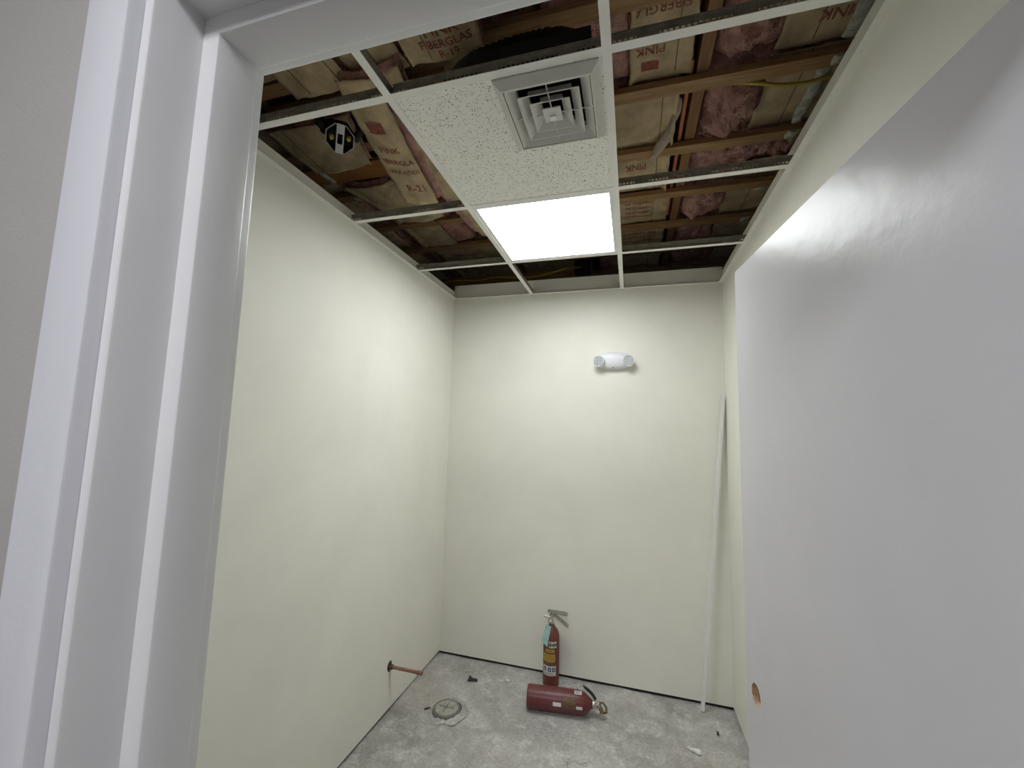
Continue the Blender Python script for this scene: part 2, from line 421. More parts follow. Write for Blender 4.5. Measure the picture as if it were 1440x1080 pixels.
# vent tile: mineral tile with a square opening
VX, VY, VH = .447, -1.062, .142
bm = bmesh.new()
tx0, tx1, ty0, ty1 = .006, P-.006, -2*P+.006, -P-.006
q = .121
def ring_prism(bm, o4, i4, z0, z1):
    a = [[bm.verts.new((*p, z)) for p in pts] for pts in (o4, i4) for z in (z0, z1)]
    for k in range(4):
        l = (k+1) % 4
        bm.faces.new((a[0][k], a[0][l], a[2][l], a[2][k])); bm.faces.new((a[1][k], a[3][k], a[3][l], a[1][l]))
        bm.faces.new((a[0][k], a[1][k], a[1][l], a[0][l])); bm.faces.new((a[2][k], a[2][l], a[3][l], a[3][k]))
def sq(cx, cy, h): return [(cx-h, cy-h), (cx+h, cy-h), (cx+h, cy+h), (cx-h, cy+h)]
ring_prism(bm, [(tx0, ty0), (tx1, ty0), (tx1, ty1), (tx0, ty1)], sq(VX, VY, q), H+.0015, H+.017)
tag(fin('ceiling_tile', bm, 'tile', origin=(P/2, -1.5*P, H+.0015)), 'white fissured ceiling tile with the air vent in it', 'ceiling tile')

# air diffuser: flanged frame, three nested louvre cones, centre plate, wires, dark neck
v = thing('air_vent', 'square white louvred air vent set in the ceiling tile', 'vent', (VX, VY, H))
def frust(bm, prof):
    """closed square ring of the (half size, z) profile"""
    rg = [[bm.verts.new((*p, z)) for p in sq(VX, VY, h)] for h, z in prof]
    n = len(rg)
    for i in range(n):
        a, b2 = rg[i], rg[(i+1) % n]
        for k in range(4): bm.faces.new((a[k], a[(k+1)%4], b2[(k+1)%4], b2[k]))
bm = bmesh.new(); frust(bm, [(VH, H+.0012), (VH, H-.004), (.123, H-.022), (.1185, H-.022), (.1185, H+.02), (.1205, H+.02), (.1205, H+.0012)])
fin('frame', bm, 'vent', v)
for hb in (.1165, .0865, .0570):
    bm = bmesh.new(); frust(bm, [(hb, H-.020), (hb-.002, H-.020), (hb-.027, H+.004), (hb-.027, H+.018), (hb-.025, H+.018), (hb-.025, H+.005), (hb, H-.018)])
    fin('louvre', bm, 'vent', v)
bm = bmesh.new(); box(bm, VX-.026, VX+.026, VY-.026, VY+.026, H-.017, H-.013); bev(bm, .0015, 1)
cp = fin('centre_plate', bm, 'vent', v)
bm = bmesh.new(); box(bm, VX-.009, VX+.009, VY+.001, VY+.017, H-.021, H-.017); fin('damper_knob', bm, 'plastic', cp)
for dx, dy in ((1, 0), (-1, 0), (0, 1), (0, -1)):
    bm = bmesh.new(); tube(bm, [(VX+dx*.024, VY+dy*.024, H-.012), (VX+dx*.119, VY+dy*.119, H-.012)], .0016, 6); fin('support_wire', bm, 'vent', v)
bm = bmesh.new(); ring_prism(bm, sq(VX, VY, .1202), sq(VX, VY, .1187), H+.0203, H+.115); box(bm, VX-.1202, VX+.1202, VY-.1202, VY+.1202, H+.115, H+.118)
fin('neck', bm, 'dark', v)

# lit panel
def panel(name, label, cx, cy, z, h, m):
    t = thing(name, label, 'ceiling light', (cx, cy, z))
    bm = bmesh.new(); ring_prism(bm, sq(cx, cy, h), sq(cx, cy, h-.020), z, z+.012); fin('frame', bm, 'panelframe', t)
    fin('diffuser', B(cx-h+.020, cx+h-.020, cy-h+.020, cy+h-.020, z+.003, z+.008), m, t)
    fin('back_pan', B(cx-h+.001, cx+h-.001, cy-h+.001, cy+h-.001, z+.0125, z+.03), 'steel', t)
panel('light_panel', 'square flat light panel glowing white in the grid', P/2, -P/2, H+.0016, .298, 'diffuser')
panel('corridor_light_panel', 'square flat light panel in the corridor ceiling', .42, -3.0, 2.586, .30, 'halldiff')

# ================================================================ ABOVE THE GRID
# furring strips running across, with rafters on top of them
FG = 'furring strips above the ceiling grid'
onm = {-1.32: 'hidden above the doorway wall', -.93: 'fifth counted from the back wall', -.533: 'fourth counted from the back wall', -.143: 'third counted from the back wall',
       .252: 'second counted from the back wall', .637: 'first counted from the back wall', 1.03: 'beyond the top of the back wall', 1.42: 'far beyond the back wall'}
for i, y in enumerate(STRAPS):
    bm = bmesh.new()
    n = 12; vs = []
    for k in range(n+1):
        x = -2.2+4.9*k/n
        dy = .004*noise.noise((x*2, y*5, 1)); dz = .003*noise.noise((x*2, y*5, 9))
        vs.append([bm.verts.new((x, y+dy+sy, ZS+dz+sz)) for sy, sz in ((-.030, 0), (.030, 0), (.030, .026), (-.030, .026))])
    for a, b2 in zip(vs, vs[1:]):
        for k in range(4): bm.faces.new((a[k], a[(k+1)%4], b2[(k+1)%4], b2[k]))
    bm.faces.new(vs[0]); bm.faces.new(vs[-1])
    tag(fin('furring_strip', bm, 'strap', origin=(.3, y, ZS)), 'brown wooden furring strip above the grid, '+onm[y], 'furring strip', FG)
RAFT = [-1.505, -.895, -.285, .325, .935, 1.545, 2.155]
rl = {-1.505: 'beyond the pipe wall', -.895: 'over the pipe wall', -.285: 'above the cells beside the pipe wall', .325: 'above the vent and the light panel',
      .935: 'between kraft paper and pink insulation on the door side', 1.545: 'beyond the door side wall', 2.155: 'far beyond the door side wall'}
for x in RAFT:
    bm = B(x-.022, x+.022, -1.80, 2.3, ZS+.030, ZS+.19); bev(bm, .003, 1)
    tag(fin('rafter', bm, 'rafter', origin=(x, 0, ZS+.030)), 'dark brown roof rafter '+rl[x], 'rafter', 'roof rafters')
bm = B(.884, .898, -.62, .55, ZS+.034, ZS+.075)
tag(fin('orange_lath', bm, 'orange', origin=(.891, 0, ZS+.034)), 'thin orange lath beside the rafter on the door side', 'lath')
bm = bmesh.new(); box(bm, -.86, -.02, -.865, -.805, 2.870, 2.8985); bev(bm, .002, 1)
tag(fin('blocking_board', bm, 'rafter', origin=(-.44, -.835, 2.870)), 'dark brown board above the cross tee in front of the junction box', 'board')
bm = bmesh.new(); box(bm, -1.05, -.50, -.470, -.340, 2.872, 2.893); bev(bm, .002, 1)
tag(fin('blocking_board', bm, 'board', origin=(-.75, -.40, 2.872)), 'wide orange brown board beside the junction box', 'board')

def nz3(x, y, z, sc): return noise.noise((x*sc, y*sc, z*sc))
def sagf(y, s):
    return s*math.sin(PI*(y+.93)/.393)**2
def text_mesh(s, size):
    cu = bpy.data.curves.new('t', 'FONT'); cu.body = s; cu.size = size; cu.align_x = 'CENTER'; cu.align_y = 'CENTER'; cu.resolution_u = 2
    cu.offset = size*.012
    o = bpy.data.objects.new('t', cu); C.objects.link(o)
    dg = bpy.context.evaluated_depsgraph_get(); me = bpy.data.meshes.new_from_object(o.evaluated_get(dg))
    bpy.data.objects.remove(o); bpy.data.curves.remove(cu)
    return me
def batt(label, fn, wid, length, thick=.09, faces=((0, 1, 0, 1),), texts=(), rough=.012, group='insulation batts above the grid', curl=.0, seams=()):
    """fn(u, v) gives the underside; pink fibre body, kraft paper sheets under it, red print on the paper"""
    c = Vector(fn(.5, .5)); t = thing('insulation_batt', label, 'insulation', c, group)
    ds = .009 if rough >= .02 else .017
    nu, nv = max(8, int(wid/ds)), max(8, int(length/ds))
    bm = bmesh.new()
    def low(u, v):
        p = Vector(fn(u, v)); e = min(u, 1-u)*wid; e2 = min(v, 1-v)*length
        rd = .02*max(0, 1-e/.03)**2+.02*max(0, 1-e2/.03)**2
        d = rough*(nz3(p.x, p.y, 1, 14)+.7*nz3(p.x, p.y, 5, 34)+.5*nz3(p.x, p.y, 8, 70)+(.55*nz3(p.x, p.y, 9, 130) if rough >= .02 else 0))
        return p+Vector((rough*.6*nz3(p.x, p.y, 3, 30), rough*.6*nz3(p.x, p.y, 4, 30), rd+abs(rough)*.4+d))
    def top(u, v): return Vector(fn(u, v))+Vector((0, 0, thick-.01*(u in (0, 1))))
    a = grid(bm, low, nu, nv, True); b2 = grid(bm, top, nu, nv)
    def wall(pa, pb):
        for k in range(len(pa)-1): bm.faces.new((pa[k], pa[k+1], pb[k+1], pb[k]))
    wall([r[0] for r in a], [r[0] for r in b2]); wall([r[-1] for r in a][::-1], [r[-1] for r in b2][::-1])
    wall(a[0][::-1], b2[0][::-1]); wall(a[-1], b2[-1])
    fin('fibre', bm, 'pink', t, smooth=True)
    def fz(u, v):
        p = Vector(fn(u, v)); wr = .004*nz3(p.x, p.y, 2, 9)+.0025*nz3(p.x, p.y, 6, 26)+.003*abs(nz3(p.x*3, p.y, 4, 7))
        return p+Vector((0, 0, -.006-rough*.3+wr))
    for (u0, u1, v0, v1) in faces:
        bm = bmesh.new()
        nu2, nv2 = max(8, int(wid*(u1-u0)/.016)), max(8, int(length*(v1-v0)/.018))
        def sheet(s, q, off):
            # ragged paper edges
            uu = u0+(u1-u0)*s; vv = v0+(v1-v0)*q
            if s in (0, 1): uu += .012/wid*nz3(q*length, s*3, 0, 14)
            if q in (0, 1): vv += .015/length*nz3(s*wid, q*3, 0, 14)
            p = fz(min(1, max(0, uu)), min(1, max(0, vv)))
            e = min(s, 1-s)*wid*(u1-u0); p.z -= curl*max(0, 1-e/.035)**2
            return p+Vector((0, 0, off))
        a = grid(bm, lambda s, q: sheet(s, q, 0), nu2, nv2, True); b2 = grid(bm, lambda s, q: sheet(s, q, .0016), nu2, nv2)
        wall([r[0] for r in a], [r[0] for r in b2]); wall([r[-1] for r in a][::-1], [r[-1] for r in b2][::-1])
        wall(a[0][::-1], b2[0][::-1]); wall(a[-1], b2[-1])
        kf = fin('kraft_facing', bm, 'kraft', t, smooth=True)
    for (u, ) in [(s,) for s in seams]:
        bm = bmesh.new()
        grid(bm, lambda s, q: fz(u+(s-.5)*.004/wid, .02+.96*q)+Vector((0, 0, -.0012)), 1, int(length/.02), True)
        fin('fold_line', bm, 'brownlabel', kf)
    for (s, u, v_, size, flip) in texts:
        if s == '#':           # solid red block of the print
            me = None; bm = bmesh.new(); grid(bm, lambda a_, b_: Vector((size*1.5*(a_-.5), size*(b_-.5), 0)), 8, 5)
        else:
            me = text_mesh(s, size); bm = bmesh.new(); bm.from_mesh(me); bpy.data.meshes.remove(me)
        sg = -1 if flip else 1
        for vt in bm.verts:
            uu = u+sg*vt.co.x/wid; vv = v_-sg*vt.co.y/length
            vt.co = fz(min(1, max(0, uu)), min(1, max(0, vv)))+Vector((0, 0, -.0022))
        fin('red_print', bm, 'print', kf, recalc=False)
    return t
def flat(x0, x1, y0, y1, z=ZS+.050, s=.012, tilt=0, lumps=()):
    def fn(u, v):
        x = x0+.010+(x1-x0-.020)*u; y = y0+(y1-y0)*v
        zz = z-sagf(y, s)*math.sin(PI*u)**.6+tilt*(u-.5)+.006*nz3(x, y, 0, 5)
        for lx, ly, rx, ry, d in lumps:
            q = ((x-lx)/rx)**2+((y-ly)/ry)**2
            if q < 1: zz -= d*(1-q)**.6
        return (x, y, zz)
    return fn

def droop(x0a, x1a, x0b, x1b, y0, y1, z0, z1, bow=.03, s=0):
    """batt whose far end hangs lower: edges run from (x0a, x1a) at y0 to (x0b, x1b) at y1"""
    def fn(u, v):
        xa = x0a+(x1a-x0a)*u; xb = x0b+(x1b-x0b)*u
        x = xa+(xb-xa)*v**.8; y = y0+(y1-y0)*v
        z = z0+(z1-z0)*v-bow*math.sin(PI*u)+.006*nz3(x, y, 0, 5)
        return (x, y, z)
    return fn
# door side, left of the rafter: kraft paper with PINK print
batt('kraft faced batt with red block print beside the rafter', flat(.36, .905, -1.68, -.560), .545, 1.12, faces=((.56, .985, 0, 1),),
     texts=(('#', .70, .935, .044, 1), ('PINK', .70, .865, .050, 1), ('FIBERGLAS', .74, .735, .046, 1), ('INSULATION', .72, .66, .03, 1)), seams=(.88,), curl=.012)
sag_batt = batt('sagging kraft faced batt with curled paper edge beside orange lath', flat(.40, .875, -.545, .230, s=.045, tilt=0), .475, .775, faces=((.3, .985, 0, 1),),
     texts=(('PINK', .62, .66, .05, 1), ('FIBERGLAS', .62, .60, .03, 1), ('PRODUCT', .66, .90, .035, 1)), seams=(.85,), curl=.03)
batt('flat kraft faced batt with small red lines near the back wall', flat(.40, .905, .245, 2.2, s=.008), .505, 1.955, faces=((.2, .985, 0, 1),),
     texts=tuple(('FIBERGLAS', .62, .06+.028*k, .035, 1) for k in range(4))+tuple(('INSULATION R-19', .60, .24+.03*k, .035, 1) for k in range(4)), seams=(.80,), curl=.01)
# torn paper flap hanging at the curled edge
# door side, right of the rafter: pink fibre with kraft at the wall
batt('torn batt of pink fibre with kraft paper towards the door wall', flat(.962, 1.50, -1.68, -.570, s=.0, z=ZS+.066, lumps=((1.06, -.735, .11, .16, .065), (1.10, -1.02, .12, .2, .05), (1.05, -.86, .09, .1, .05))), .538, 1.11,
     faces=((.40, 1, 0, 1),), texts=(('PINK', .72, .90, .06, 1), ('R-19', .74, .82, .05, 1)), rough=.022, seams=(.62,))
batt('pink fluffy batt bulging between furring strips with kraft beside it', flat(.962, 1.50, -.555, -.100, s=.0, z=ZS+.066, lumps=((1.08, -.34, .12, .16, .07), (1.05, -.25, .09, .09, .05), (1.11, -.40, .08, .1, .04))), .538, .455,
     faces=((.42, 1, 0, .9),), rough=.024, seams=(.66,))
batt('rumpled pink batt sagging under the cross tee by the door wall', flat(.962, 1.50, -.095, .215, s=.02, z=ZS+.066, lumps=((1.12, -.02, .10, .08, .04), (1.25, -.04, .10, .07, .03), (1.08, .12, .1, .07, .05))), .538, .31,
     faces=((.50, 1, .55, 1),), rough=.026)
batt('round pink bulge of insulation before the second furring strip', flat(.962, 1.50, .220, .66, s=.0, z=ZS+.066, lumps=((1.08, .44, .13, .155, .085), (1.02, .45, .06, .12, .03))), .538, .44,
     faces=((.46, 1, 0, 1),), rough=.020, seams=(.7,))
batt('ragged pink and brown batt above the back wall', flat(.962, 1.50, .67, 2.2, s=.0, z=ZS+.066, lumps=((1.05, .80, .08, .10, .06), (1.15, .86, .08, .09, .06), (1.10, 1.18, .12, .10, .07), (1.0, 1.19, .06, .08, .05))), .538, 1.53,
     faces=((.46, 1, .02, .2), (.60, 1, .24, 1)), rough=.024)
batt('kraft faced batt beyond the door side wall', flat(1.57, 2.13, -1.68, 2.2), .56, 3.88)

# middle bay
batt('kraft faced batt with faint red print in front of the vent tile', droop(-.10, .20, -.10, .185, -1.66, -.945, 2.868, 2.862, bow=.02), .295, .715, thick=.028, faces=((0, 1, 0, 1),),
     texts=(('PINK', .56, .84, .06, 0), ('FIBERGLAS', .56, .905, .042, 0), ('R-19', .56, .96, .042, 0)), curl=.012, seams=(.3,))
batt('hidden kraft faced batt above the light panel', flat(-.262, .302, -.91, .62, s=.02), .564, 1.53)
batt('kraft faced batt with pink tuft beyond the light panel', flat(-.262, .302, .665, 2.2, s=.0, z=ZS+.066, lumps=((.27, 1.13, .05, .06, .03),)), .564, 1.535, faces=((0, .85, 0, 1),))

# pipe wall side
batt('drooping kraft faced batt end over the brown strip by the doorway', droop(-.66, -.40, -.64, -.36, -1.66, -.925, 2.865, 2.86, bow=.02), .27, .76, thick=.032, seams=(.3, .85), curl=.01, faces=((.0, 1, 0, 1),))
batt('narrow kraft faced batt between the drooping one and the main tee', droop(-.385, -.17, -.35, -.12, -1.66, -.935, 2.872, 2.868, bow=.015), .22, .745, thick=.026, seams=(.55,), faces=((.0, 1, 0, 1),))
batt('loose torn kraft batt in the corner over the pipe wall', droop(-.868, -.70, -.868, -.67, -1.66, -.97, 2.93, 2.925, bow=.01), .17, .69, faces=((0, .9, 0, 1),), texts=(('PINK', .75, .85, .07, 0),))
batt('kraft faced batt with torn edge around the junction box', droop(-.98, -.50, -.96, -.60, -.795, -.475, 2.868, 2.862, bow=.02), .42, .32, thick=.028, faces=((.08, 1, 0, 1),), seams=(.25,), curl=.01)
batt('kraft batt with bold red R-21 print hanging beside the vent tile', droop(-.40, -.13, -.50, -.20, -1.0, -.30, 2.825, 2.745, bow=.035), .30, .70, thick=.03,
     faces=((.0, .66, 0, 1), (.80, 1, 0, 1)), texts=(('#', .28, .30, .055, 0), ('PINK', .30, .47, .05, 0), ('FIBERGLAS', .34, .58, .042, 0), ('INSULATION', .34, .67, .034, 0), ('R-21', .40, .83, .06, 0)), rough=.010, curl=.006)
batt('crumpled kraft faced batt behind the orange brown board', droop(-.90, -.56, -.76, -.44, -.330, .06, 2.868, 2.85, bow=.03), .33, .39, thick=.03, faces=((0, 1, 0, 1),), curl=.015)
batt('kraft batt flap with pink edge near the main tee', droop(-.42, -.19, -.36, -.16, -.27, .30, 2.86, 2.83, bow=.02), .22, .57, thick=.03, faces=((.35, 1, 0, 1),))
batt('crumpled kraft batt behind the second cross tee by the pipe wall', droop(-.868, -.50, -.868, -.45, .09, .60, 2.93, 2.93, bow=.015), .40, .51, faces=((0, .72, 0, 1),), curl=.02)
batt('kraft batt in shade over the corner of pipe wall and back wall', flat(-.872, -.31, .66, 2.2, s=.01), .56, 1.54, texts=(('FIBERGLAS', .4, .12, .05, 0),))
batt('kraft faced batt far over the pipe wall', flat(-1.48, -1.0, -.85, 2.2, s=.02), .48, 3.05)

# torn paper flap at the curled edge of the sagging batt
bm = bmesh.new()
def flap(off):
    def fn(s, q):
        x = .874-.080*q**1.6-.045*s*(.35+.65*q)+.006*math.sin(11*q+3*s); y = -.44+.29*q+.02*s*q
        z = ZS+.030-.055*q+.02*s*s-.012*math.sin(PI*q)
        return (x, y, z+off)
    return fn
a = grid(bm, flap(0), 4, 16, True); b2 = grid(bm, flap(.0015), 4, 16)
for pa, pb in (([r[0] for r in a], [r[0] for r in b2]), ([r[-1] for r in a], [r[-1] for r in b2]), (a[0], b2[0]), (a[-1], b2[-1])):
    for k in range(len(pa)-1): bm.faces.new((pa[k], pa[k+1], pb[k+1], pb[k]))
fl = fin('paper_flap', bm, 'kraftedge', sag_batt, smooth=True); fl['label'] = 'pale torn paper flap curling down'

# old plaster left along the line of a former wall
def mud(x, y0, y1, w_, z, label, grp='old plaster remnants above the grid', rx=.0):
    bm = bmesh.new(); n = max(4, int((y1-y0)/.025)); tops = []
    for k in range(n+1):
        y = y0+(y1-y0)*k/n
        a = x-w_/2+.010*nz3(x, y, 1, 25)+rx*k/n; b3 = x+w_/2+.012*nz3(x, y, 7, 25)+rx*k/n
        tops.append([bm.verts.new((a, y, z)), bm.verts.new((a+.005, y, z-.006)), bm.verts.new(((a+b3)/2, y, z-.010-.005*nz3(x, y, 4, 40))), bm.verts.new((b3-.005, y, z-.006)), bm.verts.new((b3, y, z))])
    for a, b3 in zip(tops, tops[1:]):
        for k in range(4): bm.faces.new((a[k], a[k+1], b3[k+1], b3[k]))
        bm.faces.new((a[4], a[0], b3[0], b3[4]))
    bm.faces.new(tops[0]); bm.faces.new(tops[-1])
    tag(fin('plaster_remnant', bm, 'mud', origin=(x, (y0+y1)/2, z), smooth=SM), label, 'plaster', grp)
KZ = ZS+.032
mud(1.400, -.95, -.600, .050, KZ-.004, 'long ragged strip of old plaster nearest the doorway side cross tee')
mud(1.390, -.555, -.515, .035, ZS+.001, 'small patch of old plaster on the fourth furring strip')
mud(1.375, -.49, -.185, .048, KZ-.004, 'long ragged strip of old plaster between fourth and third furring strips')
mud(1.370, -.168, -.12, .045, ZS+.001, 'small patch of old plaster on the third furring strip')
mud(1.372, .30, .36, .05, KZ-.004, 'square patch of old plaster behind the second furring strip')
mud(1.362, .622, .655, .05, ZS+.001, 'small patch of old plaster on the first furring strip')
mud(-.93, -.72, -.49, .03, 2.868, 'thin ragged strip of old plaster over the pipe wall', rx=.04)
mud(-.935, -.455, -.355, .035, 2.871, 'pale patch of old plaster on the orange brown board')
mud(-.90, -.16, -.125, .12, ZS+.001, 'crusty patch of old plaster behind the orange brown board')

# yellow cables
def cable(label, pts, r=.0055):
    bm = bmesh.new(); P2 = [Vector(p) for p in pts]; out = []
    for i in range(len(P2)-1):
        p0, p1, p2, p3 = P2[max(i-1, 0)], P2[i], P2[i+1], P2[min(i+2, len(P2)-1)]
        for k in range(6):
            t = k/6
            out.append(.5*((2*p1)+(-p0+p2)*t+(2*p0-5*p1+4*p2-p3)*t*t+(-p0+3*p1-3*p2+p3)*t**3))
    out.append(P2[-1]); tube(bm, out, r, 8)
    tag(fin('electric_cable', bm, 'cable', origin=P2[0], smooth=True), label, 'cable')
cable('yellow cable drooping under the fourth furring strip at the door wall', [(1.00, -.49, ZS+.030), (1.12, -.487, ZS+.008), (1.22, -.472, ZS-.010), (1.32, -.462, ZS-.012), (1.42, -.462, ZS+.0), (1.53, -.47, ZS+.015)], .007)
cable('yellow cable running over the top of the back wall', [(-1.0, 1.092, 2.72), (-.9, .95, 2.70), (-.75, .80, 2.70), (-.5, .83, 2.70), (-.38, .83, 2.715), (-.1, .86, 2.705), (.1, .83, 2.72), (.20, .83, 2.74), (.27, .95, 2.79), (.285, 1.055, 2.84)], .007)

# timber ledger boards over the back wall
bm = bmesh.new(); box(bm, -1.2, 1.9, .68, .72, 2.52, 2.575); 
tag(fin('wall_plate', bm, 'strap', origin=(.3, .70, 2.52)), 'wooden plate lying behind the top of the back wall', 'board')
bm = bmesh.new(); box(bm, -1.1, .22, 1.10, 1.14, 2.70, 2.84)
tag(fin('header_board', bm, 'strap', origin=(-.4, 1.12, 2.70)), 'brown board standing behind the yellow cable', 'board')
bm = bmesh.new(); box(bm, .225, .345, 1.06, 1.16, 2.80, 2.92); bev(bm, .004, 1)
tag(fin('metal_box', bm, 'black', origin=(.28, 1.11, 2.80)), 'small dark box in the gap behind the light panel', 'box')

# flexible black duct feeding the vent
bm = bmesh.new()
pts, rad = [], []
path = [Vector((VX+.02, VY+.07, H+.128)), Vector((VX+.03, VY+.085, H+.19)), Vector((VX-.02, VY+.095, H+.225)), Vector((VX-.14, VY+.105, H+.235)), Vector((.17, -.94, H+.235)), Vector((.04, -.84, H+.24)), Vector((-.02, -.62, H+.24)), Vector((-.02, -.2, H+.24)), Vector((-.02, .3, H+.24))]
for i in range(len(path)-1):
    for k in range(12):
        pts.append(path[i].lerp(path[i+1], k/12)); rad.append((.085 if i == 0 else .100)+(.006 if k % 2 else 0))
tube(bm, pts, rad, 20)
tag(fin('flexible_duct', bm, 'black', origin=(VX, VY, H+.12), smooth=True), 'black flexible duct above the air vent', 'duct')

# junction box hanging open beside the R-21 batt
jb = thing('junction_box', 'open octagonal electrical box with white strap and yellow wire nuts', 'electrical box', (0, 0, 0))
bm = bmesh.new(); R8 = .052
def octo(z, r, bm=None): return [bm.verts.new((r*math.cos(PI/8+k*PI/4), r*math.sin(PI/8+k*PI/4), z)) for k in range(8)]
rs = [octo(0, R8, bm), octo(.045, R8, bm), octo(.045, R8-.003, bm), octo(.002, R8-.003, bm)]
rs = [octo(.0, R8, bm), octo(.048, R8, bm)]; inn = [octo(.0, R8-.003, bm), octo(.044, R8-.003, bm)]
for k in range(8):
    l = (k+1) % 8
    bm.faces.new((rs[0][k], rs[0][l], rs[1][l], rs[1][k])); bm.faces.new((inn[0][k], inn[1][k], inn[1][l], inn[0][l])); bm.faces.new((rs[0][k], inn[0][k], inn[0][l], rs[0][l]))
bm.faces.new(rs[1]); bm.faces.new(inn[1][::-1])
bd = fin('box_body', bm, 'black', jb)
bm = bmesh.new(); ps = [(R8*1.02*math.cos(PI/8+k*PI/4), R8*1.02*math.sin(PI/8+k*PI/4), 0) for k in range(8)]; tube(bm, ps+[ps[0]], .0022, 6); fin('rim', bm, 'steel', bd)
bm = bmesh.new(); ring_o = []
for (x0, x1, y0, y1) in ((-.014, .014, .018, .052), (-.014, .014, -.052, -.018), (-.014, -.009, -.018, .018), (.009, .014, -.018, .018)): box(bm, x0, x1, y0, y1, -.003, -.0005)
fin('mounting_strap', bm, 'paper', jb)
for sx, sy in ((-1, .004), (1, -.006)):
    bm = bmesh.new(); lathe(bm, [(0, -.006), (.006, -.005), (.009, .012), (.0095, .018), (0, .018)], 12, Matrix.Translation((sx*.030, sy, 0))); fin('wire_nut', bm, 'nut', jb, smooth=True)
bm = bmesh.new()
for k in range(5):
    a = k*1.3; tube(bm, [(.02*math.cos(a), .02*math.sin(a), .04), (.036*math.cos(a+.5), .036*math.sin(a+.5), .012), (.024*math.cos(a+1.1), .024*math.sin(a+1.1), .016)], .0018, 6)
fin('wires', bm, 'ink', jb)
bm = bmesh.new(); tube(bm, [(-.01, -.02, .045), (-.03, -.03, .06), (-.05, -.02, .075), (-.06, .02, .085)], .014, 10); fin('cable_sleeve', bm, 'black', jb, smooth=True)
bm = bmesh.new(); tube(bm, [(-.05, -.01, .03), (-.075, -.02, .045), (-.08, -.05, .07)], .016, 10); fin('cable_boot', bm, 'black', jb, smooth=True)
bm = bmesh.new(); tube(bm, [(.05, .0, .03), (.07, -.03, .05), (.05, -.08, .075)], .016, 10); fin('cable_boot', bm, 'black', jb, smooth=True)
jn = -Vector((.40, -.46, -.79)).normalized(); jx = Vector((.72, .62, .0)); jx = (jx-jn*jx.dot(jn)).normalized(); jy = jn.cross(jx)
jm = Matrix((jx, jy, jn)).transposed().to_4x4() @ Matrix.Scale(1.12, 4); jm.translation = Vector((-.520, -.805, 2.735)); jb.matrix_world = jm

# ================================================================ ON THE WALLS
# emergency light
EX, EZ = .557, 1.984
em = thing('emergency_light', 'white twin-head emergency light on the back wall', 'emergency light', (EX, YB, EZ))
bm = bmesh.new()
def em_pt(s, q):
    x = -.098+.196*s; k = abs(x)/.098
    hh = .058*math.sqrt(max(0, 1-.55*k**2.2)); dd = .052*math.sqrt(max(0, 1-.35*k**2))
    a = PI*q
    cz = math.cos(a); cy = math.sin(a)
    z = hh*math.copysign(abs(cz)**.8, cz); y = dd*abs(cy)**.55
    return (EX+x, YB-.001-y, EZ+z-.004*0)
vs = grid(bm, em_pt, 22, 18)
bm.faces.new(vs[0]); bm.faces.new(vs[-1][::-1]); bm.faces.new([r[0] for r in vs]+[r[-1] for r in vs][::-1])
body = fin('housing', bm, 'plastic', em, smooth=SM)
bm = bmesh.new(); lathe(bm, [(0, -.001), (.0035, -.001), (.0035, .003), (0, .003)], 12, Matrix.Translation((EX-.003, YB-.0405, EZ-.0465)) @ Matrix.Rotation(PI/2, 4, 'X') @ Matrix.Rotation(0.9, 4, 'X')); fin('test_button', bm, 'ink', body)
for sgn in (-1, 1):
    mt = Matrix.Translation((EX+sgn*.089, YB-.048, EZ-.006)) @ Euler((math.radians(97), 0, math.radians(sgn*14))).to_matrix().to_4x4()
    bm = bmesh.new(); lathe(bm, [(0, -.03), (.020, -.03), (.034, -.008), (.0365, .010), (.0365, .020), (.0335, .0205), (.033, .016), (0, .016)], 32, mt)
    hd = fin('lamp_head', bm, 'plastic', em, smooth=SM)
    bm = bmesh.new(); lathe(bm, [(0, .0165), (.032, .0165)], 32, mt); fin('reflector', bm, 'lensdark', hd)
    bm = bmesh.new()
    for i in range(-3, 4):
        for j in range(-3, 4):
            cx, cy = i*.0098, j*.0098
            if math.hypot(cx, cy) > .0312: continue
            r0 = .0041
            b5 = [bm.verts.new(mt @ Vector((cx+sx*r0, cy+sy*r0, .0172))) for sx, sy in ((-1,-1),(1,-1),(1,1),(-1,1))]
            tp = bm.verts.new(mt @ Vector((cx+.001*((i*7+j*3) % 3-1), cy, .0205)))
            for k in range(4): bm.faces.new((b5[k], b5[(k+1)%4], tp))
            bm.faces.new(b5[::-1])
    fin('lens', bm, 'lens', hd)

# copper stub through a hole in the wall
py, pz = -.049, .231
cp = thing('copper_pipe', 'copper pipe stub poking out of the wall above the floor', 'pipe', (XL, py, pz))
bm = bmesh.new(); tube(bm, [(XL-.03, py, pz), (-.415, py, pz)], .0085, 14); fin('tube', bm, 'copper', cp, smooth=SM)
bm = bmesh.new(); tube(bm, [(-.43, py, pz), (-.398, py, pz)], .0105, 14); fin('end_cap', bm, 'copper', cp, smooth=SM)
bm = bmesh.new(); tube(bm, [(XL-.004, py, pz), (XL+.018, py, pz)], .0125, 12); fin('fitting', bm, 'brass', cp, smooth=SM)
bm = bmesh.new()
vs = [bm.verts.new((XL+.0012, py-.006+.021*(1+.25*nz3(k, 2, 3, .9))*math.cos(2*PI*k/14), pz+.004+.027*(1+.2*nz3(k, 1, 3, .9))*math.sin(2*PI*k/14))) for k in range(14)]
v2 = [bm.verts.new(v_.co-Vector((.004, 0, 0))) for v_ in vs]
bm.faces.new(vs); bm.faces.new(v2[::-1])
for k in range(14): bm.faces.new((vs[k], vs[(k+1)%14], v2[(k+1)%14], v2[k]))
tag(fin('pipe_hole', bm, 'ink', origin=(XL, py, pz)), 'dark ragged hole in the wall around the copper pipe', 'hole')

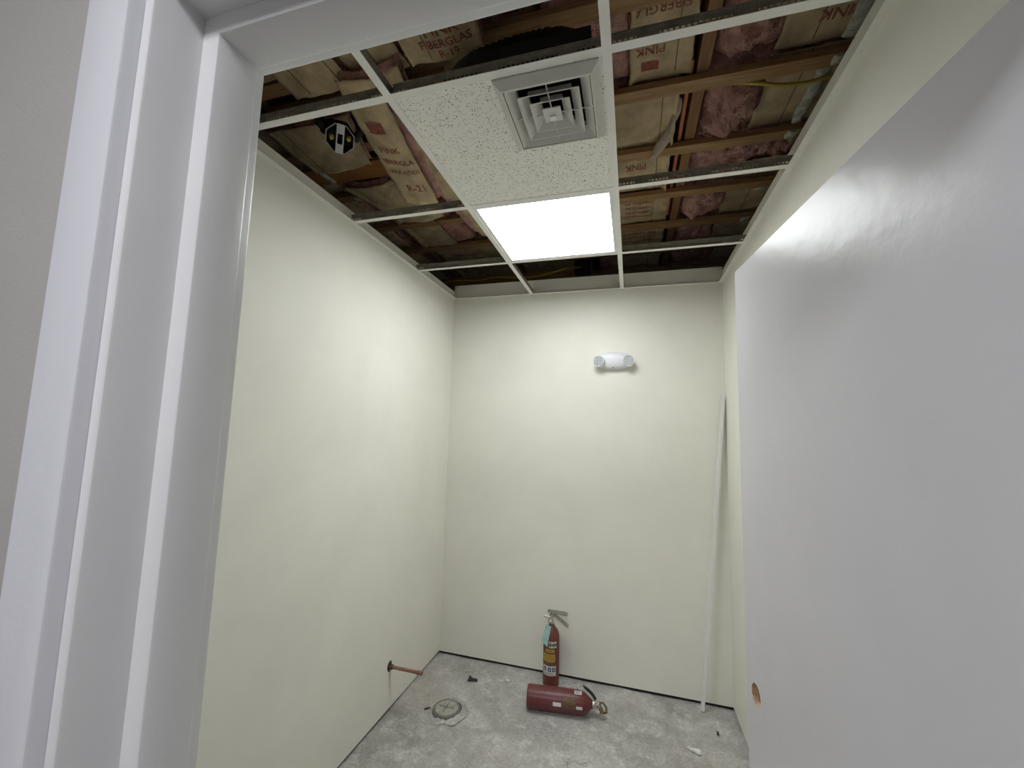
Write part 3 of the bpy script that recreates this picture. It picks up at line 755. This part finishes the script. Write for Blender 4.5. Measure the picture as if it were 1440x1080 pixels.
# spare length of white wall angle leaning in the corner
a0, a1 = Vector((1.052, .520, .001)), Vector((1.206, .560, 1.765)); dz_ = (a1-a0).normalized()
sx_ = Vector((1, 0, 0)); sx_ = (sx_-dz_*sx_.dot(dz_)).normalized(); sy_ = dz_.cross(sx_)
bm = bmesh.new()
prof = [(.004, .004), (.022, .004), (.022, .0055), (.0055, .0055), (.0055, .022), (.004, .022)]
rg = [[bm.verts.new(p_+sx_*(u-.022)+sy_*(w2-.022)) for u, w2 in prof] for p_ in (a0, a1)]
for k in range(6): bm.faces.new((rg[0][k], rg[0][(k+1)%6], rg[1][(k+1)%6], rg[1][k]))
bm.faces.new(rg[0]); bm.faces.new(rg[1][::-1])
tag(fin('wall_angle_strip', bm, 'panelframe', origin=a0), 'long white metal angle strip leaning in the corner', 'metal strip')

# ================================================================ ON THE FLOOR
def cpatch(bm, r, a0, a1, z0, z1, n=10):
    grid(bm, lambda s, q: (r*math.cos(a0+(a1-a0)*s), r*math.sin(a0+(a1-a0)*s), z0+(z1-z0)*q), n, 1)
# standing extinguisher (built around the origin, facing -y)
ex = thing('fire_extinguisher', 'dusty red fire extinguisher standing upright with a teal tag', 'fire extinguisher')
R = .0485
bm = bmesh.new(); lathe(bm, [(0, .002), (.042, .002), (R-.001, 0), (R, .006), (R, .265), (R-.002, .285), (R-.009, .305), (R-.020, .320), (.019, .330), (.0165, .342), (0, .342)], 40)
body = fin('cylinder', bm, 'red', ex, smooth=SM)
def lab(name, m, a0, a1, z0, z1, par=body, r=R+.0006, lb=None):
    bm = bmesh.new(); cpatch(bm, r, math.radians(a0), math.radians(a1), z0, z1); o = fin(name, bm, m, par, smooth=True)
    if lb: o['label'] = lb
    return o
F0 = -85      # direction facing the camera
lab('paper_label', 'green', F0-12, F0+45, .222, .258, lb='pale green sticker with dark marks')
for k in range(4): lab('label_mark', 'ink', F0-8+14*k, F0+2+14*k, .230+.004*(k % 2), .246+.004*((k+1) % 2), r=R+.0012)
lab('name_label', 'yellow', F0-35, F0+28, .196, .213); lab('label_mark', 'brownlabel', F0-26, F0+20, .2015, .2075, r=R+.0012)
lab('instruction_label', 'yellow', F0-62, F0+34, .142, .186)
for k in range(6): lab('label_mark', 'brownlabel', F0-56+(k%3)*4, F0+28, .1465+.0063*k, .149+.0063*k, r=R+.0012)
lab('band_label', 'brownlabel', F0-62, F0+34, .124, .138)
lab('pictogram_label', 'white', F0-60, F0+42, .066, .120, lb='white sticker with two navy pictograms')
for a in (F0-52, F0-16, F0+14):
    lab('pictogram', 'navy', a, a+22, .088, .112, r=R+.0012)
    lab('pictogram_figure', 'white', a+8, a+15, .092, .106, r=R+.0016)
for k in range(2): lab('label_mark', 'brownlabel', F0-44, F0+30-20*k, .073+.006*k, .0752+.006*k, r=R+.0012)
bm = bmesh.new(); lathe(bm, [(0, .340), (.014, .340), (.014, .352), (.0105, .356), (.0105, .386), (.008, .392), (0, .392)], 20)
val = fin('valve', bm, 'steel', ex, smooth=SM)
bm = bmesh.new(); lathe(bm, [(0, 0), (.0155, 0), (.0165, .003), (.0165, .012), (.014, .013), (0, .0115)], 24, Matrix.Translation((-.004, -.010, .366)) @ Matrix.Rotation(PI/2, 4, 'X'))
gg = fin('pressure_gauge', bm, 'steel', val, smooth=SM)
bm = bmesh.new(); lathe(bm, [(0, .0121), (.0085, .0127)], 20, Matrix.Translation((-.004, -.010, .366)) @ Matrix.Rotation(PI/2, 4, 'X')); fin('gauge_face', bm, 'paper', gg)
bm = bmesh.new(); tube(bm, [(-.008, 0, .378), (-.030, -.003, .381), (-.046, -.004, .384)], [.0065, .0055, .0065], 12); fin('nozzle', bm, 'steel', val, smooth=SM)
def lever(name, p0, p1, w0, w1, drop):
    p0, p1 = Vector(p0), Vector(p1); d = (p1-p0).normalized(); s = Vector((0, 1, 0)); nrm = d.cross(s).normalized()
    bm = bmesh.new(); rg = []
    for t, ww in ((0, w0), (.3, (w0+w1)/2), (.85, w1), (1, w1*.8)):
        p = p0.lerp(p1, t)
        rg.append([bm.verts.new(p+s*a*ww+nrm*b2) for a, b2 in ((-1, -drop), (-.85, 0), (.85, 0), (1, -drop), (.82, -drop), (.75, -.002), (-.75, -.002), (-.82, -drop))])
    for a, b2 in zip(rg, rg[1:]):
        for k in range(8): bm.faces.new((a[k], a[(k+1)%8], b2[(k+1)%8], b2[k]))
    bm.faces.new(rg[0]); bm.faces.new(rg[-1][::-1]); fin(name, bm, 'steel', ex)
lever('squeeze_lever', (-.024, 0, .410), (.098, -.010, .409), .013, .018, -.009)
lever('carrying_handle', (.004, 0, .398), (.102, -.010, .342), .012, .016, -.008)
bm = bmesh.new(); tube(bm, [(-.006, -.014, .396), (-.006, .014, .396)], .004, 10); fin('lever_pin', bm, 'brass', ex, smooth=SM)
bm = bmesh.new()
tp = [Vector((-.012, -.020, .356)), Vector((-.030, -.040, .345))]
tube(bm, [(-.006, -.012, .372), (-.012, -.024, .360), (-.016, -.034, .348)], .0012, 6); fin('tag_wire', bm, 'steel', ex)
bm = bmesh.new(); pts2 = [(-.028, -.041, .350), (.004, -.038, .342), (-.014, -.062, .232), (-.050, -.058, .262)]
vv = [bm.verts.new(p_) for p_ in pts2]; ww_ = [bm.verts.new(Vector(p_)+Vector((0, .001, 0))) for p_ in pts2]
bm.faces.new(vv); bm.faces.new(ww_[::-1])
for k in range(4): bm.faces.new((vv[k], vv[(k+1)%4], ww_[(k+1)%4], ww_[k]))
tgp = fin('inspection_tag', bm, 'teal', ex); tgp['label'] = 'teal card tag'
bm = bmesh.new()
for k in range(5):
    c0 = Vector(pts2[0]).lerp(Vector(pts2[3]), .35+.12*k)+Vector((.006, -.0012, 0)); c1 = Vector(pts2[1]).lerp(Vector(pts2[2]), .30+.12*k)+Vector((-.008, -.0012, 0))
    q4 = [bm.verts.new(p_) for p_ in (c0, c1, c1+Vector((0, 0, -.004)), c0+Vector((0, 0, -.004)))]; bm.faces.new(q4)
fin('tag_lines', bm, 'white', tgp)
ex.location = (.193, .484, .002)

# lying extinguisher: axis along local z, later laid down
ly = thing('fire_extinguisher', 'old red fire extinguisher lying on its side without levers', 'fire extinguisher')
R2 = .0575
bm = bmesh.new(); lathe(bm, [(0, .004), (.045, .004), (.052, 0), (R2-.001, .004), (R2, .012), (R2, .275), (R2-.003, .300), (R2-.012, .322), (R2-.028, .342), (.022, .352), (.018, .360), (0, .360)], 44)
body2 = fin('cylinder', bm, 'redold', ly, smooth=SM)
# label angles: local +x will face up, local -y... towards the camera
def lab2(name, m, a0, a1, z0, z1, r=R2+.0006): return lab(name, m, a0, a1, z0, z1, par=body2, r=r)
VT = 0
lab2('maker_plate', 'brownlabel', 38, 92, .198, .262)
for k in range(6): lab2('label_mark', 'redold', 44+7.5*k, 46.5+7.5*k, .203, .257, r=R2+.0012)
lab2('sticker', 'white', -2, 24, .258, .297); lab2('sticker', 'white', 78, 92, .268, .300); lab2('sticker', 'white', 72, 90, .144, .188)
for k in range(4): lab2('label_mark', 'ink', 0+6*k, 2+6*k, .262, .292, r=R2+.0012)
bm = bmesh.new(); lathe(bm, [(0, .355), (.021, .355), (.021, .366), (.014, .370), (.014, .392), (0, .394)], 20)
vl = fin('valve', bm, 'steel', ly, smooth=SM)
bm = bmesh.new(); lathe(bm, [(.006, -.004), (.012, -.004), (.013, 0), (.013, .010), (.0115, .012), (.006, .012), (.006, -.004)], 20, Matrix.Translation((.004, .012, .380)) @ Matrix.Rotation(-PI/2, 4, 'X')); fin('outlet', bm, 'steel', vl, smooth=SM)
bm = bmesh.new(); tube(bm, [(.0, .0, .388), (-.018, .016, .402), (-.030, .024, .404)], [.011, .010, .012], 12); fin('elbow', bm, 'brass', vl, smooth=SM)
bm = bmesh.new(); tube(bm, [(.012, 0, .392), (.016, .004, .412), (.0, .012, .428), (-.022, .016, .428), (-.032, .012, .412), (-.026, .006, .396)], .006, 10); fin('broken_handle', bm, 'brass', vl, smooth=SM)
bm = bmesh.new(); tube(bm, [(.024, -.004, .372), (.044, -.008, .356), (.060, -.010, .336), (.072, -.010, .318), (.082, -.01, .305)], [.007, .008, .008, .007, .004], 10); fin('hose_clip', bm, 'black', ly, smooth=True)
# lay it: local z -> (dx, dy, 0), local x -> up, local y -> towards the camera
ax = Vector((.449-.11, .272-.231, 0)).normalized(); up = Vector((0, 0, 1)); sy2 = ax.cross(up)
mm = Matrix((up, sy2, ax)).transposed().to_4x4()
mm.translation = Vector((.108, .236, R2-.001))
ly.matrix_world = mm

# floor cleanout
DX, DY = -.298, .060
dr = thing('floor_cleanout', 'round grey cleanout cap set in a rough ring in the floor', 'drain cover', (DX, DY, 0))
bm = bmesh.new(); lathe(bm, [(.058, .004), (.062, .012), (.070, .014), (.074, .012), (.078, -.002), (.058, -.002), (.058, .004)], 40, Matrix.Translation((DX, DY, .004)))
fin('rim', bm, 'drainrim', dr, smooth=SM)
bm = bmesh.new(); lathe(bm, [(0, .013), (.050, .013), (.060, .011), (.064, .004), (.064, 0), (0, 0)], 40, Matrix.Translation((DX, DY, .008)))
cap = fin('cap', bm, 'drain', dr, smooth=SM)
bm = bmesh.new(); box(bm, DX-.045, DX+.045, DY-.002, DY+.003, .0205, .0225); box(bm, DX-.004, DX+.001, DY-.04, DY+.045, .0205, .0225); fin('cap_rib', bm, 'drainrim', cap)
bm = bmesh.new()
def crumb(s, q):
    a = 2*PI*s; r = .070+.040*q*(1+.5*noise.noise((math.cos(a)*2, math.sin(a)*2, 0)))
    return (DX+r*math.cos(a)+.008, DY+r*math.sin(a)+.01,   .012-.014*q+.009*noise.noise((math.cos(a)*7, math.sin(a)*7, q*5)))
grid(bm, crumb, 64, 6)
mo = fin('mortar_ring', bm, 'floor', dr, smooth=True)

# debris
def shard(name, m, pts, h, label, cat, loc):
    bm = bmesh.new(); lo = [bm.verts.new((loc[0]+x, loc[1]+y, .001)) for x, y in pts]; hi = [bm.verts.new((loc[0]+x*.85, loc[1]+y*.85, .001+h*(1+.5*nz3(x*30, y*30, 1, 1)))) for x, y in pts]
    n = len(pts); bm.faces.new(lo[::-1]); bm.faces.new(hi)
    for k in range(n): bm.faces.new((lo[k], lo[(k+1)%n], hi[(k+1)%n], hi[k]))
    return tag(fin(name, bm, m, origin=(*loc, .001)), label, cat)
shard('plastic_fragment', 'ink', [(-.032, .022), (-.020, .030), (-.012, .012), (.014, .004), (.034, .006), (.036, -.008), (.012, -.010), (-.006, -.020), (-.022, -.022), (-.024, -.002)], .010, 'black broken plastic fragment on the floor beyond the cleanout', 'debris', (-.269, .362))
shard('paper_scrap', 'paper', [(-.034, .016), (-.012, .006), (.012, .008), (.030, .012), (.034, -.016), (.016, -.022), (.002, -.010), (-.016, -.006)], .008, 'crumpled white paper scrap on the floor by the door', 'scrap', (.955, .183))
shard('dark_splinter', 'ink', [(-.014, -.012), (-.010, -.015), (.014, .010), (.011, .014)], .005, 'tiny black splinter beside the cleanout ring', 'debris', (-.405, .045))
shard('dark_chip', 'ink', [(-.006, -.014), (.004, -.012), (.007, .012), (-.003, .015)], .005, 'small black chip near the corner by the leaning strip', 'debris', (1.09, .345))
shard('plaster_crumb', 'paper', [(-.012, -.006), (.006, -.010), (.013, .004), (-.004, .010)], .006, 'white plaster crumb on the floor before the back wall', 'debris', (-.06, .42))
